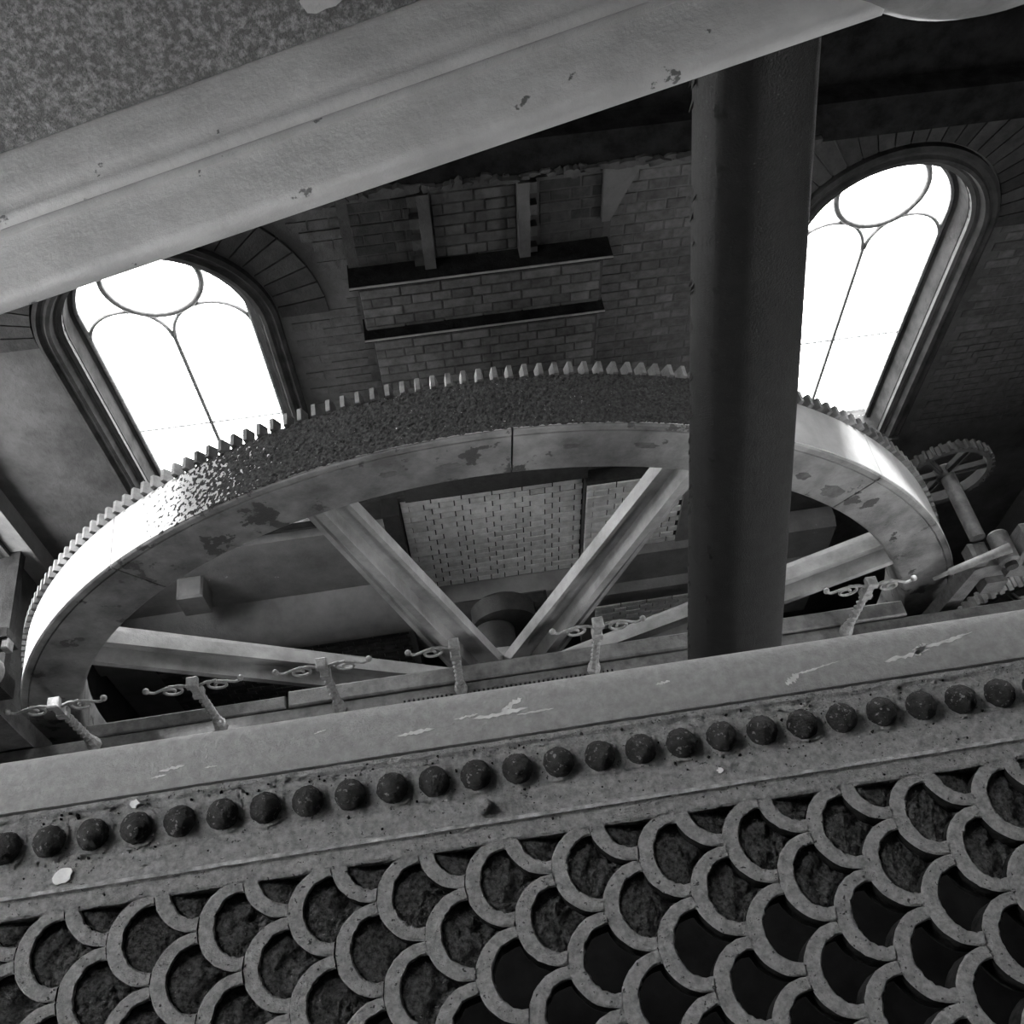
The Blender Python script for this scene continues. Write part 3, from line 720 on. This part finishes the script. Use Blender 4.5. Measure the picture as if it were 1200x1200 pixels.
for i in range(-17, 20):
    x = .048 + i*.0643
    if not GX0+.04 < x < GX1-.04: continue
    inst('stud_pad', pad_me, gr, (x, .548, -1.505), (0, 0, random.uniform(-.15, .15)))
    inst('stud', stud_mes[i % 5], gr, (x, .548, -1.502), (0, 0, random.uniform(0, 6)))
MB().lathe([(.013, 0), (.013, .012), (.009, .016)], (-.012, .497, -1.503), (0, 0, 1), 14).build('bolt', 'grate', gr, smooth=40)
MB().box((GX0, .4695, -1.500), (GX1, .4750, -1.4978)).build('ridge_highlight', 'ridge', gr)  # pale strip, the moulding ridge's highlight put into colour
# crumbs of rust and plaster on the border, thickest beside the girder and round the studs
for name_, m_, cnt_, lo_, hi_ in (('rust_crumbs', 'grate', 520, .0014, .0040), ('dark_crumbs', 'side', 260, .0014, .0040), ('plaster_crumbs', 'chalk', 60, .0010, .0026)):
    mb = MB()
    for i in range(cnt_):
        x = random.uniform(GX0+.02, GX1-.02)
        y = random.choice((random.uniform(.575, .592), random.uniform(.512, .53), random.uniform(.515, .590), random.uniform(.450, .512)))
        if abs((x-.048+.03215) % .0643 - .03215) < .027 and abs(y-.548) < .027: continue
        r_ = random.uniform(lo_, hi_); z0 = -1.507; t0 = random.uniform(0, 6)
        base_ = [(x + r_*math.cos(t0+k*PI/2)*random.uniform(.6, 1.2), y + r_*math.sin(t0+k*PI/2)*random.uniform(.6, 1.2), z0) for k in range(4)]
        top_ = [(x+(a-x)*.5, y+(b-y)*.5, z0 + .003 + r_*random.uniform(.4, 1.1)) for a, b, c in base_]
        mb.add(base_ + top_, [(3, 2, 1, 0), (0, 1, 5, 4), (1, 2, 6, 5), (2, 3, 7, 6), (3, 0, 4, 7), (4, 5, 6, 7)])
    o = mb.build(name_, m_, gr); o['kind'] = 'stuff'
# fish-scale rings
HX, RR, RW, TH = .0639, .0628, .0258, .05
def scale_mesh(variant):
    mb = MB(); n = 24; vs = []; rng = random.Random(variant)
    for i in range(n+1):
        a = PI/2 + PI*i/n; c, s_ = math.cos(a), math.sin(a)
        ri = 1/math.sqrt((c/.0378)**2 + (s_/.0442)**2)
        jo, ji = rng.uniform(-.0006, .0006), rng.uniform(-.0012, .0012)
        for r, z in ((RR-.0005+jo, -TH), (RR+jo, -.003), (RR-.0025+jo, 0), (ri+.0025+ji, 0), (ri+ji, -.003), (ri-.001+ji, -TH)):
            vs.append((r*c, r*s_, z + (rng.uniform(-.0006, .0006) if z == 0 else 0)))
    k = 6
    fs = [(i*k+j, i*k+(j+1) % k, (i+1)*k+(j+1) % k, (i+1)*k+j) for i in range(n) for j in range(k)]
    for e in (0, n):               # run the ends on to meet the neighbouring rings
        b0 = len(vs)
        for j in range(k):
            x, y, z = vs[e*k+j]; d_ = RR - abs(y)
            vs.append((RR - math.sqrt(max(0, RR*RR - d_*d_)) + .0008, y, z))
        fs += [(e*k+j, e*k+(j+1) % k, b0+(j+1) % k, b0+j) for j in range(k)]
        fs.append(tuple(b0+j for j in range(k)))
    return mb.add(vs, fs)
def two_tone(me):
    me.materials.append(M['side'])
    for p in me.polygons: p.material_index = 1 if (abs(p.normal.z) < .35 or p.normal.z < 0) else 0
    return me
sc_variants = [two_tone(scale_mesh(v).mesh('scale_ring', 'grate', smooth=40)) for v in range(5)]
def clip_mesh(mb, ymax, name, m):
    bm = bmesh.new(); bv = [bm.verts.new(v) for v in mb.v]
    for f in mb.f:
        try: bm.faces.new([bv[i] for i in f])
        except ValueError: pass
    bmesh.ops.recalc_face_normals(bm, faces=bm.faces)
    res = bmesh.ops.bisect_plane(bm, geom=bm.verts[:]+bm.edges[:]+bm.faces[:], plane_co=(0, ymax, 0), plane_no=(0, 1, 0), clear_outer=True)
    ed = [e for e in res['geom_cut'] if isinstance(e, bmesh.types.BMEdge)]
    bmesh.ops.holes_fill(bm, edges=ed)
    me = D.meshes.new(name); bm.to_mesh(me); bm.free()
    me.polygons.foreach_set('use_smooth', [True]*len(me.polygons)); me.set_sharp_from_angle(angle=math.radians(40))
    me.materials.append(M[m]); return two_tone(me)
def dirt_mesh(seed):
    """lumpy plug of grime filling one opening of the grating"""
    mb = MB(); n = 26; vs = []; fs = []
    for i in range(n+1):
        for j in range(n+1):
            x = -.040 + .10*i/n; y = -.056 + .112*j/n
            v = Vector((x*40+seed*3.3, y*40, seed)); h_ = noise.noise(v)*.005 + noise.noise(v*2.7)*.005 + noise.noise(v*6)*.0035
            t = min(1, max(0, (x+.038)/.085)); vs.append((x, y, -.004 - .034*t**1.3 + h_*(.4+t)))
    fs = [(i*(n+1)+j, (i+1)*(n+1)+j, (i+1)*(n+1)+j+1, i*(n+1)+j+1) for i in range(n) for j in range(n)]
    return mb.add(vs, fs)
def trim_dirt(mb):
    """keep what lies inside the opening"""
    keep = []
    for f in mb.f:
        x = sum(mb.v[i][0] for i in f)/4; y = sum(mb.v[i][1] for i in f)/4
        if x < 0: ok = (x/.0390)**2 + (y/.0465)**2 < 1
        else: ok = all(math.hypot(x-HX, y-s_*.0628) > RR-.003 for s_ in (-1, 1)) and abs(y) < .05
        if ok: keep.append(f)
    mb.f = keep; return mb
dirts = [trim_dirt(dirt_mesh(s)).mesh('dirt_plug', 'dirt', smooth=80) for s in range(6)]
YT = .4455; cnt = 0
k0 = int((GX0-.073)/HX); k1 = int((GX1-.073)/HX)
for k in range(k0, k1+1):
    cx = .073 + k*HX
    for j in range(-1, 6):
        cyy = .3235 - .1256*j - (.0628 if k % 2 else 0) + (.0628*2 if False else 0)
        if cyy - RR > YT - .012 or cyy < .02: continue
        if cyy + RR > YT:
            me = clip_mesh(scale_mesh(cnt % 5), YT-cyy, 'scale_ring', 'grate')
            inst('scale_ring', me, gr, (cx, cyy, -1.505 + random.uniform(-.001, .001)))
        else:
            inst('scale_ring', sc_variants[cnt % 5], gr, (cx, cyy, -1.505 + random.uniform(-.0012, .0012)))
        cnt += 1
        fill = cyy > .31 or (cyy > .25 and cx < -.1) or (cyy > .18 and cx < -.38)
        if fill: inst('dirt_plug', dirts[cnt % 6], gr, (cx, cyy, -1.507))
# white splashes on the border
for x, y, r in ((-.632, .492, .012), (-.535, .585, .007), (.352, .496, .004)):
    MB().prism(blob(x, y, r, r*.9, 14, .5), -1.5035, -1.5005, lambda a, b, d: (a, b, d)).build('white_splash', 'chalk', gr)
# dark deck added under grating and landing so the openings stay black
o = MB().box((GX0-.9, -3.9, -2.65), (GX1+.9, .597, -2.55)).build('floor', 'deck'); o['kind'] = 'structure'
